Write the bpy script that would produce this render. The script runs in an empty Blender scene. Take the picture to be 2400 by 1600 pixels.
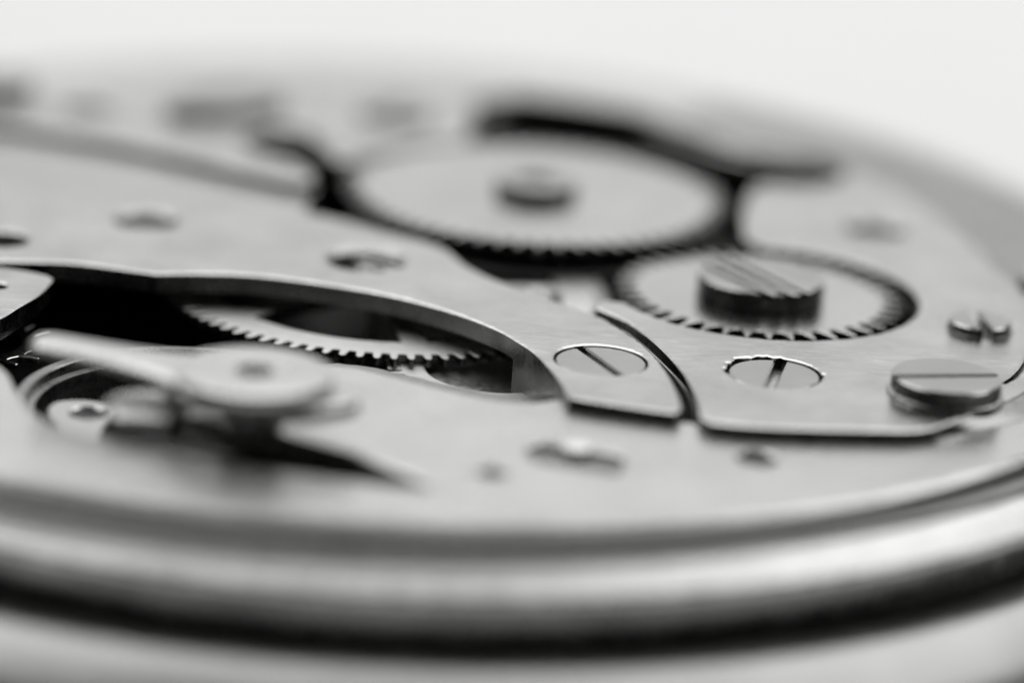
import bpy, bmesh, math, random
from mathutils import Vector, Matrix
from mathutils.geometry import tessellate_polygon

# ------------------------------------------------------------------ scene, camera, light
# one Blender unit is one millimetre; the origin is the centre of the movement's main plate
sc = bpy.context.scene
sc.unit_settings.system = 'METRIC'
sc.unit_settings.scale_length = 0.001
R = math.radians
random.seed(7)

cam_d = bpy.data.cameras.new('camera')
cam = bpy.data.objects.new('camera', cam_d)
sc.collection.objects.link(cam)
sc.camera = cam
pitch, roll = R(18.25), R(3.75)
fw = Vector((0, math.cos(pitch), -math.sin(pitch)))
r0 = Vector((1, 0, 0)); u0 = r0.cross(fw)
rt = math.cos(roll) * r0 + math.sin(roll) * u0
up = -math.sin(roll) * r0 + math.cos(roll) * u0
mw = Matrix((rt, up, -fw)).transposed().to_4x4()
mw.translation = Vector((3.7, -94.4, 28.5))
cam.matrix_world = mw
cam_d.sensor_width = 36
cam_d.lens = 120
cam_d.clip_start = 1
cam_d.clip_end = 5000
cam_d.dof.use_dof = True
cam_d.dof.focus_distance = 89.6
cam_d.dof.aperture_fstop = 0.0210          # macro lens opened to about 6 mm at this scale

wd = bpy.data.worlds.new('World'); sc.world = wd
wd.use_nodes = True
wd.node_tree.nodes['Background'].inputs['Color'].default_value = (0.5, 0.5, 0.495, 1)
wd.node_tree.nodes['Background'].inputs['Strength'].default_value = 0.04

def area(name, loc, target, sx, sy, power):
    l = bpy.data.lights.new(name, 'AREA'); l.shape = 'RECTANGLE'
    l.size, l.size_y, l.energy = sx, sy, power
    o = bpy.data.objects.new(name, l); sc.collection.objects.link(o)
    o.location = loc
    o.rotation_euler = (Vector(target) - Vector(loc)).to_track_quat('-Z', 'Y').to_euler()
    return o
area('overhead_light', (0, 140, 340), (0, 125, 0), 900, 400, 2.45e6)  # broad area light overhead, sized and placed for the metal's reflections
area('backdrop_light', (0, 250, 330), (0, 400, 250), 520, 60, 2.6e5)  # added unseen lamp, brightens the paper wall mirrored in the metal

sc.view_settings.view_transform = 'Standard'
sc.view_settings.look = 'None'
sc.view_settings.gamma = 1
sc.view_settings.exposure = 0
sc.cycles.use_denoising = True
sc.cycles.max_bounces = 10

# ------------------------------------------------------------------ materials
def metal(name, base, rough, grain=0.0, scale=(2.0, 30.0, 2.0), rot=0.3, rvar=0.06, cvar=0.08, fine=0.0, aniso=0.0, brush=.10, mode='line', scratch=.0):
    m = bpy.data.materials.new(name); m.use_nodes = True
    nt = m.node_tree; N = nt.nodes; L = nt.links
    b = N['Principled BSDF']
    b.inputs['Metallic'].default_value = 1
    tc = N.new('ShaderNodeTexCoord')
    mp = N.new('ShaderNodeMapping'); mp.inputs['Scale'].default_value = scale; mp.inputs['Rotation'].default_value = (0, 0, rot)
    if mode == 'line':
        L.new(tc.outputs['Object'], mp.inputs['Vector'])
    else:                                   # turned rings ('turn') or marks square to the rim ('radial')
        sx = N.new('ShaderNodeSeparateXYZ'); L.new(tc.outputs['Object'], sx.inputs[0])
        cx = N.new('ShaderNodeCombineXYZ')
        if mode == 'turn':
            vx = N.new('ShaderNodeVectorMath'); vx.operation = 'MULTIPLY'; vx.inputs[1].default_value = (1, 1, 0)
            L.new(tc.outputs['Object'], vx.inputs[0])
            ln = N.new('ShaderNodeVectorMath'); ln.operation = 'LENGTH'; L.new(vx.outputs['Vector'], ln.inputs[0])
            L.new(ln.outputs['Value'], cx.inputs['Y'])
        at = N.new('ShaderNodeMath'); at.operation = 'ARCTAN2'; L.new(sx.outputs['Y'], at.inputs[0]); L.new(sx.outputs['X'], at.inputs[1])
        L.new(at.outputs[0], cx.inputs['X'])
        if mode == 'radial': L.new(sx.outputs['Z'], cx.inputs['Z'])
        L.new(cx.outputs['Vector'], mp.inputs['Vector'])
    # slow stains and handling marks
    n1 = N.new('ShaderNodeTexNoise'); n1.inputs['Scale'].default_value = 0.55; n1.inputs['Detail'].default_value = 5
    L.new(tc.outputs['Object'], n1.inputs['Vector'])
    cr = N.new('ShaderNodeMapRange'); cr.inputs['From Min'].default_value = .3; cr.inputs['From Max'].default_value = .7
    cr.inputs['To Min'].default_value = base * (1 - cvar); cr.inputs['To Max'].default_value = base * (1 + cvar * .5)
    L.new(n1.outputs['Fac'], cr.inputs['Value'])
    cb = N.new('ShaderNodeCombineColor')
    k = N.new('ShaderNodeMath'); k.operation = 'MULTIPLY'; k.inputs[1].default_value = 0.985
    L.new(cr.outputs['Result'], k.inputs[0])
    L.new(cr.outputs['Result'], cb.inputs['Red']); L.new(cr.outputs['Result'], cb.inputs['Green']); L.new(k.outputs[0], cb.inputs['Blue'])
    L.new(cb.outputs['Color'], b.inputs['Base Color'])
    # brushed lines
    n2 = N.new('ShaderNodeTexNoise'); n2.inputs['Scale'].default_value = 1.0; n2.inputs['Detail'].default_value = 4; n2.inputs['Roughness'].default_value = .65
    L.new(mp.outputs['Vector'], n2.inputs['Vector'])
    rr = N.new('ShaderNodeMapRange'); rr.inputs['From Min'].default_value = .3; rr.inputs['From Max'].default_value = .7
    rr.inputs['To Min'].default_value = max(.03, rough - rvar); rr.inputs['To Max'].default_value = rough + rvar
    L.new(n2.outputs['Fac'], rr.inputs['Value']); L.new(rr.outputs['Result'], b.inputs['Roughness'])
    br = N.new('ShaderNodeMapRange'); br.inputs['From Min'].default_value = .3; br.inputs['From Max'].default_value = .7
    br.inputs['To Min'].default_value = 1 - brush; br.inputs['To Max'].default_value = 1 + brush
    L.new(n2.outputs['Fac'], br.inputs['Value'])
    mu = N.new('ShaderNodeVectorMath'); mu.operation = 'SCALE'
    L.new(cb.outputs['Color'], mu.inputs[0]); L.new(br.outputs['Result'], mu.inputs['Scale']); L.new(mu.outputs['Vector'], b.inputs['Base Color'])
    h = n2.outputs['Fac']
    if fine > 0:
        n3 = N.new('ShaderNodeTexNoise'); n3.inputs['Scale'].default_value = 22; n3.inputs['Detail'].default_value = 3
        L.new(tc.outputs['Object'], n3.inputs['Vector'])
        ad = N.new('ShaderNodeMath'); ad.operation = 'MULTIPLY_ADD'; ad.inputs[1].default_value = fine
        L.new(n3.outputs['Fac'], ad.inputs[0]); L.new(n2.outputs['Fac'], ad.inputs[2]); h = ad.outputs[0]
    if grain > 0:
        bp = N.new('ShaderNodeBump'); bp.inputs['Strength'].default_value = grain; bp.inputs['Distance'].default_value = 0.02
        L.new(h, bp.inputs['Height']); L.new(bp.outputs['Normal'], b.inputs['Normal'])
    if scratch > 0:
        ms = N.new('ShaderNodeMapping'); ms.inputs['Scale'].default_value = (.55, 26, .55); ms.inputs['Rotation'].default_value = (0, 0, rot + .12)
        L.new(tc.outputs['Object'], ms.inputs['Vector'])
        ns = N.new('ShaderNodeTexNoise'); ns.inputs['Scale'].default_value = 1; ns.inputs['Detail'].default_value = 2
        L.new(ms.outputs['Vector'], ns.inputs['Vector'])
        rs = N.new('ShaderNodeMapRange'); rs.inputs['From Min'].default_value = .655; rs.inputs['From Max'].default_value = .70
        rs.inputs['To Min'].default_value = 1; rs.inputs['To Max'].default_value = 1 - scratch
        L.new(ns.outputs['Fac'], rs.inputs['Value'])
        # specks of dust and small pits
        vo = N.new('ShaderNodeTexVoronoi'); vo.inputs['Scale'].default_value = 2.6; L.new(tc.outputs['Object'], vo.inputs['Vector'])
        rv = N.new('ShaderNodeMapRange'); rv.inputs['From Min'].default_value = .03; rv.inputs['From Max'].default_value = .07
        rv.inputs['To Min'].default_value = 1 - scratch * 1.6; rv.inputs['To Max'].default_value = 1
        L.new(vo.outputs['Distance'], rv.inputs['Value'])
        m2 = N.new('ShaderNodeMath'); m2.operation = 'MULTIPLY'; L.new(rs.outputs['Result'], m2.inputs[0]); L.new(rv.outputs['Result'], m2.inputs[1])
        m3 = N.new('ShaderNodeMath'); m3.operation = 'MULTIPLY'; L.new(m2.outputs[0], m3.inputs[0]); L.new(br.outputs['Result'], m3.inputs[1])
        L.new(m3.outputs[0], mu.inputs['Scale'])
    if aniso: b.inputs['Anisotropic'].default_value = aniso
    return m

M_bridge = metal('brushed_nickel', .56, .21, .30, (1.6, 26, 1.6), -.35, .08, .16, .8, brush=.24, scratch=.30)
M_plate = metal('frosted_nickel', .64, .29, .16, (3, 22, 3), .2, .05, .08, 1.0, brush=.08, scratch=.10)
M_edge = metal('plate_side_metal', .62, .36, .3, (6, 6, 2), 0, .08, .12)
M_rim = metal('rim_steel', .70, .46, .55, (42, 1, .35), 0, .14, .12, mode='radial', brush=.30)
M_steel = metal('polished_steel', .58, .20, .10, (2, 24, 2), .9, .05, .08)
M_wheel = metal('wheel_steel', .58, .19, .14, (.6, 16, 1), 0, .07, .10, .2, mode='turn', brush=.10, scratch=.1)
M_train = metal('satin_wheel_brass', .78, .50, .30, (3, 30, 3), 1.0, .06, .07, .4)
M_hub = metal('satin_steel', .64, .28, .14, (3, 20, 3), .4, .06, .10, brush=.08)
M_screw = metal('screw_steel', .43, .17, .12, (3, 30, 3), .5, .06, .10, brush=.1, scratch=.15)
M_dark = metal('recess_shade_metal', .05, .42, .3, (4, 4, 4), 0, .1, .25)  # near-black colour stands in for the shade down in recesses and holes
M_ring = metal('dull_and_dimmed_steel', .33, .28, .1, (3, 3, 3), 0, .05, .1)
M_side = metal('side_shade_metal', .20, .26, .12, (2, 2, 1.2), 0, .1, .3)  # upright walls, slots and tooth gaps: their shade is put into this colour
M_case = metal('case_steel', .36, .33, .06, (1.5, 1.5, .3), 0, .04, .06)

def plain(name, col, rough, ior=1.5):
    m = bpy.data.materials.new(name); m.use_nodes = True
    b = m.node_tree.nodes['Principled BSDF']
    n = m.node_tree.nodes.new('ShaderNodeTexNoise'); n.inputs['Scale'].default_value = .05; n.inputs['Detail'].default_value = 6
    tc = m.node_tree.nodes.new('ShaderNodeTexCoord'); m.node_tree.links.new(tc.outputs['Object'], n.inputs['Vector'])
    rp = m.node_tree.nodes.new('ShaderNodeValToRGB')
    rp.color_ramp.elements[0].position = .3; rp.color_ramp.elements[1].position = .7
    rp.color_ramp.elements[0].color = tuple(c * .96 for c in col) + (1,); rp.color_ramp.elements[1].color = tuple(col) + (1,)
    m.node_tree.links.new(n.outputs['Fac'], rp.inputs['Fac']); m.node_tree.links.new(rp.outputs['Color'], b.inputs['Base Color'])
    b.inputs['Roughness'].default_value = rough; b.inputs['IOR'].default_value = ior
    return m
M_paper = plain('white_paper', (.84, .84, .835), .6)
M_jewel = plain('jewel', (.03, .03, .03), .12, 1.6)

# ------------------------------------------------------------------ mesh helpers
def signed(p): return sum(p[i][0] * p[(i + 1) % len(p)][1] - p[(i + 1) % len(p)][0] * p[i][1] for i in range(len(p))) / 2
def ccw(p): return list(p) if signed(p) > 0 else list(reversed(p))
def smooth(pts, n=6):
    """open Catmull-Rom through pts"""
    out = []
    P = [pts[0]] + list(pts) + [pts[-1]]
    for i in range(1, len(P) - 2):
        a, b, c, d = P[i - 1], P[i], P[i + 1], P[i + 2]
        for k in range(n):
            t = k / n
            out.append(tuple(.5 * (2 * b[j] + (c[j] - a[j]) * t + (2 * a[j] - 5 * b[j] + 4 * c[j] - d[j]) * t * t + (3 * b[j] - a[j] - 3 * c[j] + d[j]) * t ** 3) for j in (0, 1)))
    out.append(tuple(pts[-1]))
    return out
def closed(pts, n=6):
    q = smooth(list(pts[-2:]) + list(pts) + list(pts[:2]), n)
    return q[2 * n:-(n + 1)][: n * len(pts)]
def arc(c, r, a0, a1, n=48):
    return [(c[0] + r * math.cos(R(a0 + (a1 - a0) * i / n)), c[1] + r * math.sin(R(a0 + (a1 - a0) * i / n))) for i in range(n + 1)]
def circle(c, r, n=64): return arc(c, r, 0, 360, n)[:-1]
def clean(p, eps=.004):
    q = []
    for a in p:
        if not q or math.hypot(a[0] - q[-1][0], a[1] - q[-1][1]) > eps: q.append(a)
    if math.hypot(q[0][0] - q[-1][0], q[0][1] - q[-1][1]) < eps: q.pop()
    return q
def offset(p, d, jit=0):
    """move a loop to its left by d"""
    n = len(p); out = []
    for i in range(n):
        a, b, c = Vector(p[i - 1]), Vector(p[i]), Vector(p[(i + 1) % n])
        e1, e2 = (b - a).normalized(), (c - b).normalized()
        n1, n2 = Vector((-e1.y, e1.x)), Vector((-e2.y, e2.x))
        m = n1 + n2
        m = m.normalized() if m.length > 1e-6 else n1
        k = d / max(.45, m.dot(n1)) * (1 + random.uniform(-jit, jit))
        out.append((b.x + m.x * k, b.y + m.y * k))
    return out
def add_plate(bm, outer, holes=(), zt=0.0, zb=-1.0, ch=0.04, jit=.25, chz=None, side=0):
    """slab with a chamfered upper edge round its outline and its holes"""
    chz = ch if chz is None else chz
    loops = [ccw(clean(outer))] + [list(reversed(ccw(clean(h)))) for h in holes]
    ins = [offset(l, ch, jit) for l in loops] if ch > 0 else loops
    tv = [[bm.verts.new((x, y, zt)) for x, y in l] for l in ins]
    wv = [[bm.verts.new((x, y, zt - chz)) for x, y in l] for l in loops] if ch > 0 else tv
    bv = [[bm.verts.new((x, y, zb)) for x, y in l] for l in loops]
    def fill(vv, flip):
        flat = [v for l in vv for v in l]
        for t in tessellate_polygon([[v.co for v in l] for l in vv]):
            f = [flat[i] for i in t]
            try:
                fc = bm.faces.new(f)
                fc.normal_update()
                if (fc.normal.z < 0) != flip: fc.normal_flip()
            except ValueError: pass
    fill(tv, False); fill(bv, True)
    for a, b in ((tv, wv), (wv, bv)):
        if a is b: continue
        for la, lb in zip(a, b):
            n = len(la)
            for i in range(n):
                j = (i + 1) % n
                fc = bm.faces.new((la[i], lb[i], lb[j], la[j]))
                if a is wv: fc.material_index = side
def add_lathe(bm, prof, c=(0, 0), n=96, close=False):
    """revolve a list of (radius, z) about the vertical through c"""
    rings = []
    for r, z in prof:
        if r < 1e-6: rings.append([bm.verts.new((c[0], c[1], z))])
        else: rings.append([bm.verts.new((c[0] + r * math.cos(2 * math.pi * i / n), c[1] + r * math.sin(2 * math.pi * i / n), z)) for i in range(n)])
    pairs = list(zip(rings, rings[1:])) + ([(rings[-1], rings[0])] if close else [])
    for a, b in pairs:
        for i in range(n):
            j = (i + 1) % n
            if len(a) == 1 and len(b) == 1: continue
            if len(a) == 1: bm.faces.new((a[0], b[j], b[i]))
            elif len(b) == 1: bm.faces.new((a[i], a[j], b[0]))
            else: bm.faces.new((a[i], a[j], b[j], b[i]))
def make(name, bm, mat, parent=None, loc=None, sharp=28, origin=None):
    if origin: bmesh.ops.translate(bm, verts=bm.verts[:], vec=(-origin[0], -origin[1], 0)); loc = (origin[0], origin[1], 0)
    bmesh.ops.recalc_face_normals(bm, faces=bm.faces[:])
    me = bpy.data.meshes.new(name); bm.to_mesh(me); bm.free()
    for p in me.polygons: p.use_smooth = True
    me.set_sharp_from_angle(angle=R(sharp))
    for m in (mat if isinstance(mat, tuple) else (mat,)): me.materials.append(m)
    o = bpy.data.objects.new(name, me); sc.collection.objects.link(o)
    if parent: o.parent = parent
    if loc: o.location = loc
    return o
def label(o, text): o['label'] = text; return o
def gear_outline(c, tip, root, n, phase=0, kind='round'):
    out = []
    p = 2 * math.pi / n
    if kind == 'round': prof = ((-.5, 0), (-.30, 0), (-.24, .25), (-.22, .7), (-.12, .96), (0, 1), (.12, .96), (.22, .7), (.24, .25), (.30, 0))
    elif kind == 'point': prof = ((-.5, .06), (-.36, 0), (-.24, .14), (-.13, .5), (-.05, 1), (.05, 1), (.13, .5), (.24, .14), (.36, 0))
    else: prof = ((-.5, 0), (-.1, .05), (.22, 1), (.30, 1), (.26, .1))
    for i in range(n):
        for a, h in prof:
            t = phase + (i + a) * p
            r = root + (tip - root) * h
            out.append((c[0] + r * math.cos(t), c[1] + r * math.sin(t)))
    return out
def add_screw(bm, c, r, ang, zt, zb, sw=.26, sd=.22, ch=.05, slots=(0,)):
    """round head cut by one or more straight slots"""
    ca, sa = math.cos(ang), math.sin(ang)
    cuts = sorted((s - sw / 2, s + sw / 2) for s in slots)
    edges = [-r] + [e for cu in cuts for e in cu] + [r]
    for k in range(0, len(edges), 2):
        lo, hi = edges[k], edges[k + 1]
        a0, a1 = math.asin(max(-1, lo / r)), math.asin(min(1, hi / r))
        seg = []
        n = 28
        for i in range(n + 1):
            t = a0 + (a1 - a0) * i / n; seg.append((r * math.cos(t), r * math.sin(t)))
        for i in range(n + 1):
            t = a1 + (a0 - a1) * i / n; seg.append((-r * math.cos(t), r * math.sin(t)))
        add_plate(bm, [(c[0] + x * ca - y * sa, c[1] + x * sa + y * ca) for x, y in seg], (), zt, zt - sd, ch, .05, side=1)
    old = set(bm.faces)
    add_lathe(bm, [(0, zt - sd), (r - .002, zt - sd), (r - .002, zb), (0, zb)], c, 72)
    for f in bm.faces:
        if f not in old: f.material_index = 1

# ------------------------------------------------------------------ the surface and background
bm = bmesh.new()
prof = [(-420, -8.2), (280, -8.2)] + [(280 + 120 * math.sin(R(a)), -8.2 + 120 * (1 - math.cos(R(a)))) for a in range(6, 91, 6)] + [(400, 420)]
vs = [[bm.verts.new((x, y, z)) for y, z in prof] for x in (-500, 500)]
for i in range(len(prof) - 1): bm.faces.new((vs[0][i], vs[1][i], vs[1][i + 1], vs[0][i + 1]))
o = make('backdrop', bm, M_paper); o['kind'] = 'structure'; o['label'] = 'white paper sweep under and behind the watch'

# ------------------------------------------------------------------ things
def thing(name, text, cat, loc=(0, 0, 0)):
    o = bpy.data.objects.new(name, None); sc.collection.objects.link(o); o.location = loc
    o['label'] = text; o['category'] = cat; o.empty_display_size = 2
    return o
case = thing('watch_case', 'polished steel case rim curving round below the near edge of the movement', 'watch case', (.4, .4, -8.2))
mov = thing('watch_movement', 'open mechanical watch movement with brushed bridges, gears and slotted screws', 'watch movement')

# case: brushed rim just outside the movement, a shadow groove, then the rounded polished body
bm = bmesh.new()
add_lathe(bm, [(21.2, 7.62), (22.3, 7.61), (22.72, 7.58), (22.82, 7.52), (23.06, 7.34), (23.46, 7.03), (23.53, 6.94), (23.52, 6.84), (23.1, 6.78), (22.2, 6.77)], n=256)
label(make('rim', bm, M_rim, case, sharp=10), 'brushed sloping rim with fine marks across it')
bm = bmesh.new()
add_lathe(bm, [(22.45, 6.775), (22.45, 5.0)], n=128)  # wall coloured dark in place of shade inside the groove
label(make('groove_wall', bm, M_side, case), 'groove wall between the rim and the case body, shade put into its colour')
bm = bmesh.new()
add_lathe(bm, [(21.65, 5.2), (23.0, 5.42), (23.45, 5.38), (23.8, 5.22), (24.32, 4.82), (24.82, 4.43), (25.27, 4.0), (25.55, 3.5), (25.65, 3.0), (25.65, 1.6), (25.2, .6), (24, 0), (0, 0)], n=192)
label(make('case_body', bm, M_case, case, sharp=60), 'polished rounded outer body of the case')

# ---- main plate
ZD = .18                                    # top of the base plate
def fr(p, d=.45): return [(x, y - d) for x, y in p]
H1 = (smooth(fr([(5.3, -12.2), (4.34, -12.85), (3.36, -12.88), (2.52, -12.55), (1.6, -12.07), (.48, -11.45), (-.49, -11.03), (-1.9, -11.3), (-3.4, -13.2), (-4.3, -15.2)]), 4)
      + smooth(fr([(-4.17, -15.5), (-2.77, -16.0), (-1.04, -16.8), (.46, -17.7), (1.5, -18.6), (2.0, -19.25)]), 4)
      + smooth([(2.05, -19.85), (1.0, -19.8), (-.66, -19.5), (-2.6, -19.05), (-4.3, -18.5), (-5.84, -17.95), (-6.94, -17.3), (-7.83, -16.4), (-8.48, -14.8), (-9.1, -13.2), (-10.6, -11.6), (-13.5, -10.5), (-15, -7), (-14, -3.5), (-10, -2.2), (-6, -1.2), (-2, -1.6), (1.6, -3.6), (4.2, -6.6), (5.6, -9.5)], 4))
H2 = (smooth([(8.47, -14.1), (8.46, -13.46), (8.37, -12.49), (8.2, -11.35), (7.94, -10.3), (7.57, -9.15), (7.2, -8.15), (6.75, -7.2), (6.18, -6.45), (5.97, -6.2)], 4)
      + smooth([(5.92, -5.9), (5.98, -5.6), (6.14, -5.38), (6.36, -5.4)], 4) + arc((10.61, -3.52), 4.36, 206, 448, 90)
      + smooth([(10.33, 1.5), (10.4, 3.97), (10.7, 6.4), (11.15, 7.63), (12.57, 7.9), (13.57, 8.74), (13.81, 9.9), (13.46, 10.86), (11.93, 11.56), (10.42, 12.16), (8.92, 13.96), (7.18, 15.8), (4.7, 16.85), (2.93, 16.7), (2.0, 15.58), (2.05, 13.5)], 4)
      + smooth([(.3, 10.6), (-1.6, 8.6), (-2.5, 8.8), (-3.31, 10.5), (-4.35, 10.75), (-5.05, 9.15), (-4.74, 7.82), (-3.66, 6.85), (-2.9, 6.2), (-2.56, 5.24), (-2.7, 4.5)], 4)
      + smooth([(-2.6, 1.2), (-1.93, .92), (-.94, .3), (.2, -.48), (1.06, -1.05), (1.56, -1.6), (1.86, -2.2), (2.3, -3.2), (3.0, -4.12), (3.95, -5.0), (4.85, -5.9), (5.87, -6.9), (6.27, -7.48), (6.66, -8.2), (7.03, -9.0), (7.42, -10.15), (7.7, -11.4), (7.87, -12.54), (7.95, -13.45), (7.95, -14.0)], 4))
front_holes = [circle((9.84, -16.3), .5, 24), circle((3.43, -18.45), .36, 24)]
slot_hole = [(4.2, -17.0), (4.3, -16.4), (4.6, -16.2), (6.35, -16.6), (6.6, -16.9), (6.55, -17.8), (6.3, -18.05), (4.5, -17.6)]
bm = bmesh.new()
NP = 256
add_plate(bm, circle((0, 0), 22.3, NP), [H1, H2] + front_holes + [slot_hole], ZD, -.5, .05, .2)
add_lathe(bm, [(22.3, .13), (22.37, .08), (22.44, -.02), (22.52, -.2), (22.6, -.42), (22.58, -.48), (22.2, -.53), (21, -.54)], n=NP)
label(make('main_plate', bm, M_plate, mov, sharp=40), 'broad frosted base plate with cut-outs below the bridges')
bm = bmesh.new()
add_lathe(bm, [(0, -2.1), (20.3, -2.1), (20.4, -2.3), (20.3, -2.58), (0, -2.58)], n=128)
add_lathe(bm, [(20.2, -2.12), (20.2, -.52)], n=128)  # unseen wall added to keep light from leaking into the recesses
label(make('lower_plate', bm, M_dark, mov), 'plate at the bottom of the recesses, shade put into its dark colour')
# stepped ledge on the near side of the train recess
bm = bmesh.new()
led = smooth([(5.0, -11.0), (4.3, -11.45), (3.4, -11.55), (2.5, -11.2), (1.5, -10.75), (.4, -10.2), (-.8, -9.95), (-2.2, -10.4)], 5) + [(-2.2, -13), (5.0, -13.4)]
add_plate(bm, led, (), -.24, -.48, .08, .5)
label(make('recess_ledge', bm, M_ring, mov), 'curved step inside the recess under the toothed wheel')
bm = bmesh.new()
add_plate(bm, closed([(.6, -9.6), (2.6, -7.2), (4.2, -6.6), (5.4, -8.6), (5.4, -11.6), (2.6, -11.4)], 5), (), -.98, -2.05, .1, .3)
label(make('lower_bridge', bm, M_edge, mov), 'low grey plate deep in the recess beside the bridge foot')
# pin resting in the long slot of the front plate
bm = bmesh.new()
add_lathe(bm, [(0, .27), (.3, .26), (.4, .22), (.42, .16), (.42, -.4)], (5.45, -16.35), 32)
label(make('locating_pin', bm, M_train, mov), 'small domed pin in the slot of the front plate')
# floors of the blind holes of the front plate
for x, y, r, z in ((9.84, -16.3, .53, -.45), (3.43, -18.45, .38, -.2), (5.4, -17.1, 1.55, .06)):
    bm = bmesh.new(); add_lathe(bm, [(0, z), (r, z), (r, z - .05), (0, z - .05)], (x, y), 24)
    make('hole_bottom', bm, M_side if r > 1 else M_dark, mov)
# added thin ring, its darker colour standing in for dimmer reflection there
bm = bmesh.new()
add_plate(bm, arc((0, 0), 21.4, -6, 62, 60) + arc((0, 0), 17.6, 62, -6, 60), (), ZD + .03, ZD - .02, .02, 0)
label(make('dimmed_band', bm, M_ring, mov), 'added ring coloured darker for the dim reflection behind the rear bridge')

# ---- train bridge (front left)
sinks = [((-.54, -3.0), 1.15), ((-7.0, -.57), .95), ((-10.68, -3.35), .75)]
A = (smooth([(-15, -7.2), (-12.5, -5.9), (-10.41, -5.39), (-9.67, -5.26), (-8.53, -5.12), (-7.56, -5.27), (-6.59, -5.5), (-6.09, -5.62)], 5)
     + smooth([(-6.05, -5.6), (-5.05, -5.34), (-3.72, -5.17), (-2.36, -5.34), (-.63, -5.82), (.37, -6.23), (1.19, -6.7), (2.32, -7.55), (3.3, -8.6), (3.75, -9.3), (4.28, -10.25), (4.72, -11.48), (5.02, -12.6), (5.14, -13.34)], 6)
     + smooth([(5.23, -13.61), (6.01, -13.85), (6.99, -14.1), (7.84, -14.26)], 4)
     + smooth([(8.03, -14.0), (8.03, -13.45), (7.95, -12.54), (7.78, -11.4), (7.5, -10.11), (7.12, -8.95), (6.74, -8.13), (6.35, -7.4), (5.95, -6.81), (4.93, -5.81), (4.02, -4.92), (3.1, -4.05), (2.4, -3.12), (1.94, -2.14), (1.64, -1.5), (1.1, -.95), (.2, -.38), (-.94, .42), (-1.93, 1.02), (-3.56, 1.6), (-5.25, 2.46), (-6.64, 3.25), (-8.71, 4.2), (-10.77, 4.9), (-12.17, 5.42), (-15, 6.2)], 5)
     + smooth([(-17, 4), (-17.6, 0), (-17, -4)], 4))
bm = bmesh.new()
add_plate(bm, A, [circle(c, r, 56) for c, r in sinks] + [circle((6.03, -10.5), 1.235, 56)], .5, -.04, .065, .35, .035, side=1)
foot = smooth([(3.76, -9.31), (4.295, -10.26), (4.735, -11.49), (5.035, -12.6), (5.155, -13.3)], 5) + [(7.7, -14.1), (7.4, -10.5), (6.0, -8.4), (4.9, -8.0)]
add_plate(bm, foot, (), .3, -2.08, .002, 0, side=1)
train = label(make('train_bridge', bm, (M_bridge, M_side), mov, sharp=16), 'long brushed bridge curving from the left to a pointed foot')
def screw(name, c, r, ang, zt, zb, parent, text, **k):
    bm = bmesh.new(); add_screw(bm, c, r, ang, zt, zb, **k)
    return label(make(name, bm, (M_screw, M_side), parent), text)
def ang(a, b): return math.atan2(b[1] - a[1], b[0] - a[0])
screw('screw', (6.03, -10.5), 1.20, ang((5.56, -9.85), (6.39, -11.55)), .44, -.03, train, 'flush slotted screw in the foot of the long bridge', sw=.2, sd=.42)
def jewel(c, r, parent, text, deep=.5, pin=True):
    bm = bmesh.new()
    add_lathe(bm, [(r + .015, .455), (r - .01, .45), (r * .89, .36), (r * .87, .3), (r * .87, -.02)], c, 64)
    label(make('jewel_setting', bm, M_ring, parent), text)
    bm = bmesh.new()
    add_lathe(bm, [(r * .88, .1), (r * .5, .1), (r * .42, .0), (r * .16, -.06), (r * .12, -.2), (0, -.2)], c, 48)
    make('jewel', bm, M_dark, parent)
    if pin:
        bm = bmesh.new()
        add_lathe(bm, [(0, .26), (r * .18, .24), (r * .25, .15), (r * .27, -.1)], c, 32)
        make('pivot', bm, M_screw, parent)
jewel(*sinks[0], train, 'sunken jewel setting near the middle of the long bridge')
jewel(*sinks[1], train, 'sunken jewel setting further left on the long bridge', pin=False)
jewel(*sinks[2], train, 'sunken jewel setting cut by the left edge of the photo', pin=False)

# ---- barrel bridge (rear and right)
pc = (10.61, -3.52); wc = (10.5, -3.52)
B = (smooth([(14.33, -14.16), (13.78, -14.43), (13.13, -14.55), (11.21, -14.8), (9.72, -14.9), (8.75, -14.82)], 4)
     + smooth([(8.48, -14.42), (8.46, -13.46), (8.37, -12.49), (8.2, -11.35), (7.94, -10.3), (7.57, -9.11), (7.2, -8.1), (6.75, -7.15), (6.18, -6.4), (5.93, -6.13)], 5)
     + smooth([(5.88, -5.9), (5.95, -5.6), (6.12, -5.35), (6.36, -5.36)], 4)
     + arc(pc, 4.33, 206, 448, 110)
     + smooth([(10.3, 1.5), (10.36, 3.97), (10.66, 6.4), (11.12, 7.6), (12.57, 7.85), (13.6, 8.7), (13.85, 9.9), (13.5, 10.9), (11.95, 11.6), (10.45, 12.2), (8.95, 14.0), (7.2, 15.85), (4.7, 16.9), (2.9, 16.75), (1.95, 15.6), (2.0, 13.6)], 5)
     + arc((4.12, 5.0), 6.15, 112, 158, 16)
     + smooth([(-2.2, 7.4), (-2.55, 8.61), (-3.31, 10.56), (-4.37, 10.83), (-5.12, 9.15), (-4.78, 7.78), (-3.69, 6.8), (-2.97, 6.18), (-2.61, 5.24), (-2.75, 4.6)], 5)
     + smooth([(-3.0, 4.52), (-3.84, 4.8), (-5.59, 5.77), (-7.74, 7.04), (-9.9, 8.08), (-12.75, 8.92), (-15.4, 9.3)], 4)
     + arc((0, 0), 17.25, 146, 4, 100)
     + [(17.7, -.6), (18.1, -1.84), (18.35, -3.2), (18.2, -4.4), (18.6, -4.9), (19.3, -5.0)]
     + arc((0, 0), 20.12, -16, -44.4, 24))
bs = [((14.28, 3.47), .95), ((-10.44, 11.6), .9)]
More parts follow.
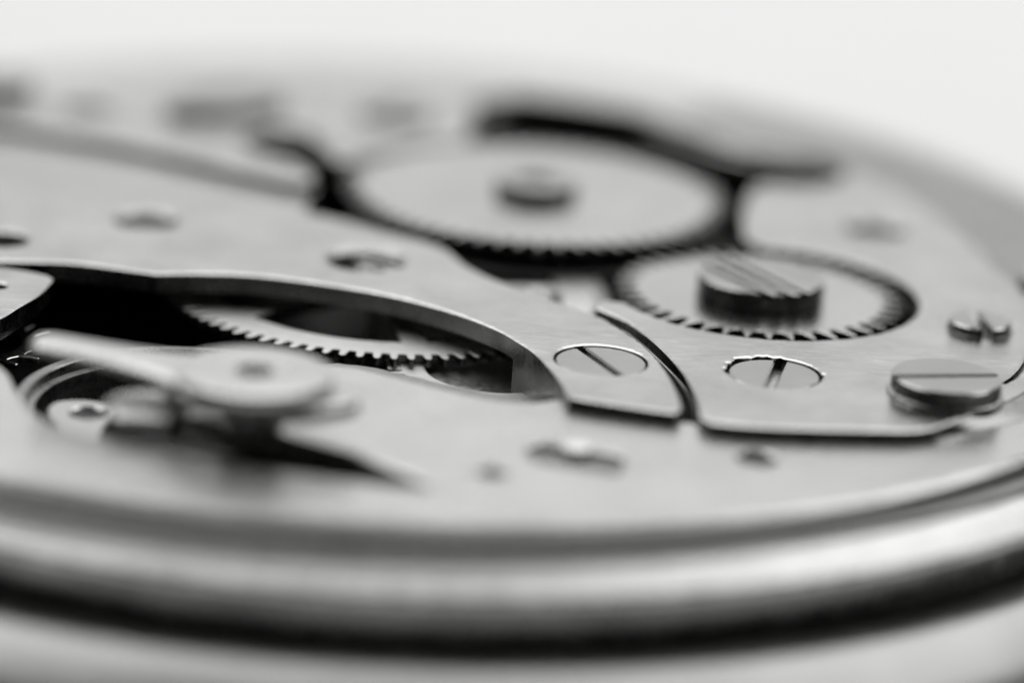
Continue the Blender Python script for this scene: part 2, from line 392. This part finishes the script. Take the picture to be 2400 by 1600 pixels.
worn = [(10.53 + r * math.cos(t), -10.6 + r * math.sin(t)) for t, r in ((2 * math.pi * i / 72, 1.245 + (random.uniform(.0, .14) if 15 < i < 36 else 0) + (.06 if i in (0, 1, 35, 36, 37) else 0)) for i in range(72))]
seam = [(16.42, -10.25), (16.75, -9.7), (17.05, -9.0), (17.3, -8.2), (17.5, -7.2), (17.6, -7.2), (17.41, -8.2), (17.17, -9.04), (16.87, -9.77), (16.54, -10.3)]
bm = bmesh.new()
add_plate(bm, B, [seam] + [circle(c, r, 48) for c, r in bs] + [worn, circle((16.38, -5.75), .87, 48)], .5, ZD + .002, .065, .35, .035, side=1)
barrel = label(make('barrel_bridge', bm, (M_bridge, M_side), mov, sharp=16), 'wide brushed bridge holding the two flat steel wheels')
jewel(*bs[0], barrel, 'sunken hole behind the smaller steel wheel', pin=False)
jewel(*bs[1], barrel, 'sunken hole far back on the left', pin=False)
screw('screw', (10.53, -10.6), 1.20, ang((10.66, -9.95), (10.3, -11.77)), .44, .01, barrel, 'flush slotted screw with a chewed rim before the smaller wheel', sw=.26, sd=.42)
screw('screw', (16.38, -5.75), .86, ang((0, 0), (-.15, 1)), .78, ZD + .01, barrel, 'small raised screw near the right edge', sw=.3, sd=.3)
bm = bmesh.new()
add_screw(bm, (14.87, -11.46), 1.42, ang((13.51, -11.5), (16.31, -10.86)), 1.0, .62, sw=.17, sd=.3, ch=.04)
add_lathe(bm, [(0, .63), (1.40, .63), (1.5, .58), (1.52, .505), (0, .505)], (14.87, -11.46), 72)
label(make('screw', bm, (M_screw, M_side), barrel), 'large raised slotted screw at the right front')
def add_strip(bm, top, zt, d, zb):
    bot = [(x + dx, y + dy) for (x, y), (dx, dy) in zip(top, d)]
    a = [bm.verts.new((x, y, zt)) for x, y in top]; m = [bm.verts.new(((x + p) / 2, (y + q) / 2, (zt + zb) / 2 + .03)) for (x, y), (p, q) in zip(top, bot)]; b = [bm.verts.new((x, y, zb)) for x, y in bot]
    for i in range(len(top) - 1):
        bm.faces.new((a[i], m[i], m[i + 1], a[i + 1])); bm.faces.new((m[i], b[i], b[i + 1], m[i + 1]))
bm = bmesh.new()
top = arc((0, 0), 20.1, -44.2, -17, 24)
add_strip(bm, top, .44, [(x * .04 * min(1, i / 9 + .02), y * .04 * min(1, i / 9 + .02)) for i, (x, y) in enumerate(top)], ZD + .01)
label(make('sloping_edge', bm, M_ring, barrel), 'sloping edge of the bridge below the large raised screw')

screw('screw', (19.0, -.9), .95, .4, .75, ZD + .04, mov, 'dark-sided screw head cut by the right edge of the photo', sw=.2)
bm = bmesh.new()
add_lathe(bm, [(0, .1), (.3, .08), (.42, -.05), (.45, -.5), (.5, -2.05)], (4.3, -3.3), 40)
label(make('pillar', bm, M_edge, mov), 'light post end in the dark gap between the wheels')

# ---- ratchet wheel (large, rear) and its barrel
bm = bmesh.new()
rc = (4.12, 5.0)
add_plate(bm, gear_outline(rc, 5.85, 5.2, 60, .03, 'point'), (), .52, .2, .015, 0, side=1)
add_lathe(bm, [(0, .18), (1.6, .18), (1.6, -.35), (0, -.35)], rc, 48)
ratchet = label(make('ratchet_wheel', bm, (M_wheel, M_side), mov, origin=rc), 'large flat toothed steel wheel at the back')
bm = bmesh.new()
add_lathe(bm, [(0, .80), (.55, .80), (.6, .92), (1.12, .95), (1.24, .9), (1.28, .8), (1.28, .521)], (0, 0), 64)
label(make('arbor_boss', bm, M_screw, ratchet), 'raised round arbor end in the middle of the large wheel')
bm = bmesh.new()
add_lathe(bm, [(0, -.36), (5.3, -.36), (5.5, -.5), (5.5, -2.08)], rc, 96)
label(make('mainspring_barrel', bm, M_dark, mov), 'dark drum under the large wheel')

# ---- crown wheel (smaller, right) with its three-slot screw
bm = bmesh.new()
add_plate(bm, gear_outline(wc, 4.04, 3.36, 40, .02, 'point'), (), .40, .12, .015, 0, side=1)
add_lathe(bm, [(0, .12), (2.2, .12), (2.2, -2.05)], pc, 48)
crown = label(make('crown_wheel', bm, (M_wheel, M_side), mov, origin=wc), 'smaller toothed steel wheel set in a round pocket')
bm = bmesh.new()
cs = (0, -.08)
add_screw(bm, cs, 1.78, ang((9.71, -2.12), (11.41, -4.62)), .98, .42, sw=.27, sd=.34, ch=.03, slots=(-.9, -.38, .14))
label(make('wheel_screw', bm, (M_screw, M_side), crown), 'thick round screw head with three parallel slots')

# ---- toothed train wheel under the long bridge
tcn = (.08, -2.25)
bm = bmesh.new()
holes = []
sp = [math.atan2(-4.9 + 2.25, -3.1 - .06), math.atan2(-6.5 + 2.25, .95 - .06)]
sp = sorted([sp[0], sp[1], sp[0] + 2.6, sp[1] + 2.4, ], key=lambda a: a % (2 * math.pi))
sp = [a % (2 * math.pi) for a in sp]
for i, a in enumerate(sp):
    b = sp[(i + 1) % len(sp)]
    if b < a: b += 2 * math.pi
    ro, ri = 4.95, 1.3
    h = []
    w = .36
    for k in range(25):
        t = a + w / ro + (b - a - 2 * w / ro) * k / 24; h.append((tcn[0] + ro * math.cos(t), tcn[1] + ro * math.sin(t)))
    for k in range(7):
        t = b - .28 / ri + (a - b + .56 / ri) * k / 6; h.append((tcn[0] + ri * math.cos(t), tcn[1] + ri * math.sin(t)))
    holes.append(h)
add_plate(bm, gear_outline(tcn, 6.3, 5.88, 84, .01, 'round'), holes, -.50, -.74, .02, 0, side=1)
add_lathe(bm, [(0, -.6), (.5, -.6), (.5, -2.05)], tcn, 24)
label(make('train_wheel', bm, (M_train, M_side), mov), 'spoked wheel with fine teeth in the recess under the long bridge')
# second wheel, lower down, whose teeth show through the first
bm = bmesh.new()
add_plate(bm, gear_outline((3.3, -8.0), 2.9, 2.55, 42, .0, 'round'), [circle((3.3, -8.0), 1.9, 48)], -.8, -.95, .02, 0)
label(make('lower_wheel', bm, M_train, mov), 'second toothed wheel lower in the recess')

# ---- pieces at the left
bm = bmesh.new()
Dp = smooth([(-14, -4.9), (-12, -5.3), (-10.38, -5.62), (-9.69, -5.80), (-9.15, -6.0)], 4) + smooth([(-8.95, -6.12), (-8.82, -6.35), (-8.85, -6.96), (-8.98, -7.87), (-9.31, -8.96), (-9.65, -10.02), (-10.3, -11.0), (-11.5, -12.0), (-14, -12.5)], 5)
add_plate(bm, Dp, [circle((-10.2, -7.3), .3, 24)], .4, -.05, .06, .2, .035, side=1)
add_plate(bm, offset(ccw(clean(Dp)), .12), (), -.06, -.3, .03, .1)
label(make('pallet_bridge', bm, (M_bridge, M_side), mov, sharp=16), 'rounded bridge tip entering from the left edge')
bm = bmesh.new()
add_plate(bm, gear_outline((-10.6, -8.6), 2.2, 1.7, 18, .1, 'saw'), [circle((-10.6, -8.6), 1.3, 32)], -.75, -.9, .02, 0)
label(make('escape_wheel', bm, M_wheel, mov), 'small wheel with long pointed teeth at the left edge')
bm = bmesh.new()
add_lathe(bm, [(4.25, -1.9), (4.25, -.66), (4.2, -.6), (3.98, -.6), (3.94, -.64), (3.94, -.88), (3.76, -.92), (3.74, -.96), (3.74, -1.35), (3.95, -1.4), (3.95, -1.9)], (-4.55, -12.6), 128, True)
label(make('balance_wheel', bm, M_ring, mov), 'stepped polished ring of the balance below the regulator')
bm = bmesh.new()
tab = smooth([(-7.92, -13.3), (-7.92, -12.9), (-7.75, -12.5), (-7.18, -12.26), (-6.6, -12.35), (-6.14, -12.55)], 5) + smooth([(-6.1, -12.8), (-6.26, -13.36), (-6.35, -14.08), (-6.3, -16.0)], 4) + smooth([(-7.15, -16.0), (-7.52, -14.3), (-7.8, -13.7)], 4)
add_plate(bm, tab, [circle((-6.88, -13.22), .46, 32)], -.9, -1.1, .05, .2)
tabo = label(make('endpiece_tab', bm, M_steel, mov), 'bright rounded tab with a dark hole low at the left')
bm = bmesh.new()
add_lathe(bm, [(.46, -1.0), (.4, -1.05), (.2, -1.06), (.14, -1.0), (0, -.97)], (-6.88, -13.22), 32)
make('jewel', bm, M_jewel, tabo)

# ---- balance cock with regulator
bm = bmesh.new()
cock = fr(smooth([(-4.5, -15.6), (-3.6, -14.2), (-2.0, -13.4), (0, -13.4), (2.2, -14.6), (3.2, -16.2), (3.0, -17.6), (2.3, -18.7), (2.0, -19.1)], 5)
        + smooth([(1.5, -18.5), (.46, -17.6), (-1.04, -16.8), (-2.77, -15.9), (-4.17, -15.42)], 4))
add_plate(bm, cock, (), .195, -.45, .02, .1)
label(make('balance_cock', bm, M_plate, mov), 'broad cock reaching in from the front plate under the regulator')
cock_o = bpy.data.objects['balance_cock']
hb = (-2.45, -16.55)
bm = bmesh.new()
base = smooth([(-4.75, -16.5), (-4.3, -17.4), (-3.47, -18.1), (-2.3, -18.5), (-1.2, -18.35), (-.2, -17.75), (.15, -17.3)], 5) + smooth([(.1, -17.0), (-.6, -15.9), (-1.4, -15.1), (-2.6, -14.7), (-3.9, -15.0), (-4.6, -15.7)], 5)
add_plate(bm, base, (), 1.38, 1.02, .06, .05, side=1)
add_lathe(bm, [(.75, 1.06), (.75, .2)], hb, 48)
label(make('regulator_base', bm, (M_steel, M_side), cock_o), 'thick blunt plate carrying the regulator disc')
bm = bmesh.new()
add_lathe(bm, [(0, 1.4), (.4, 1.4), (.46, 1.68), (.9, 1.72), (1.78, 1.68), (1.9, 1.64), (1.93, 1.58), (1.93, 1.385)], hb, 96)
label(make('regulator_disc', bm, M_hub, cock_o), 'round cap with a small dark hole')
bm = bmesh.new()
add_lathe(bm, [(0, 1.46), (.3, 1.5), (.38, 1.47), (.39, 1.4)], hb, 32)
make('jewel', bm, M_jewel, cock_o)
bm = bmesh.new()
a0, a1 = Vector((-7.6, -14.95)), Vector((-3.9, -16.35))
d = (a1 - a0).normalized(); nn = Vector((-d.y, d.x))
pts = []
for i in range(13):
    t = R(90 + 180 * i / 12); q = a0 + d * (.5 * math.cos(t)) + nn * (.5 * math.sin(t)); pts.append((q.x, q.y))
for s, w in ((.25, .53), (.5, .6), (.75, .75), (1, 1.1)):
    q = a0.lerp(a1, s) - nn * w; pts.append((q.x, q.y))
for s, w in ((1, 1.1), (.75, .75), (.5, .6), (.25, .53)):
    q = a0.lerp(a1, s) + nn * w; pts.append((q.x, q.y))
add_plate(bm, pts, (), 1.6, 1.3, .12, 0)
label(make('regulator_arm', bm, M_hub, cock_o), 'slim rounded arm pointing left from the regulator disc')
bm = bmesh.new()
add_lathe(bm, [(0, .84), (.7, .82), (1.0, .76), (1.08, .68), (1.0, .6), (0, .58)], (-4.95, -16.9), 40)
label(make('hairspring_stud', bm, M_hub, cock_o), 'short bright stud in front of the regulator')

# ---- click work far back on the left
bm = bmesh.new()
add_plate(bm, closed([(-7.9, 11.6), (-6.6, 11.2), (-5.2, 12.0), (-4.2, 13.6), (-5.2, 14.6), (-7.0, 14.0)], 5), (), .85, .505, .08, 0)
label(make('click', bm, M_ring, barrel), 'raised grey lever blurred at the back left')
screw('screw', (-13.6, 13.0), 1.3, .3, .95, .505, barrel, 'raised screw head at the far left edge', sw=.25)
screw('screw', (-.6, 13.6), 1.2, 1.2, .72, .505, barrel, 'low screw head behind the large wheel', sw=.25)
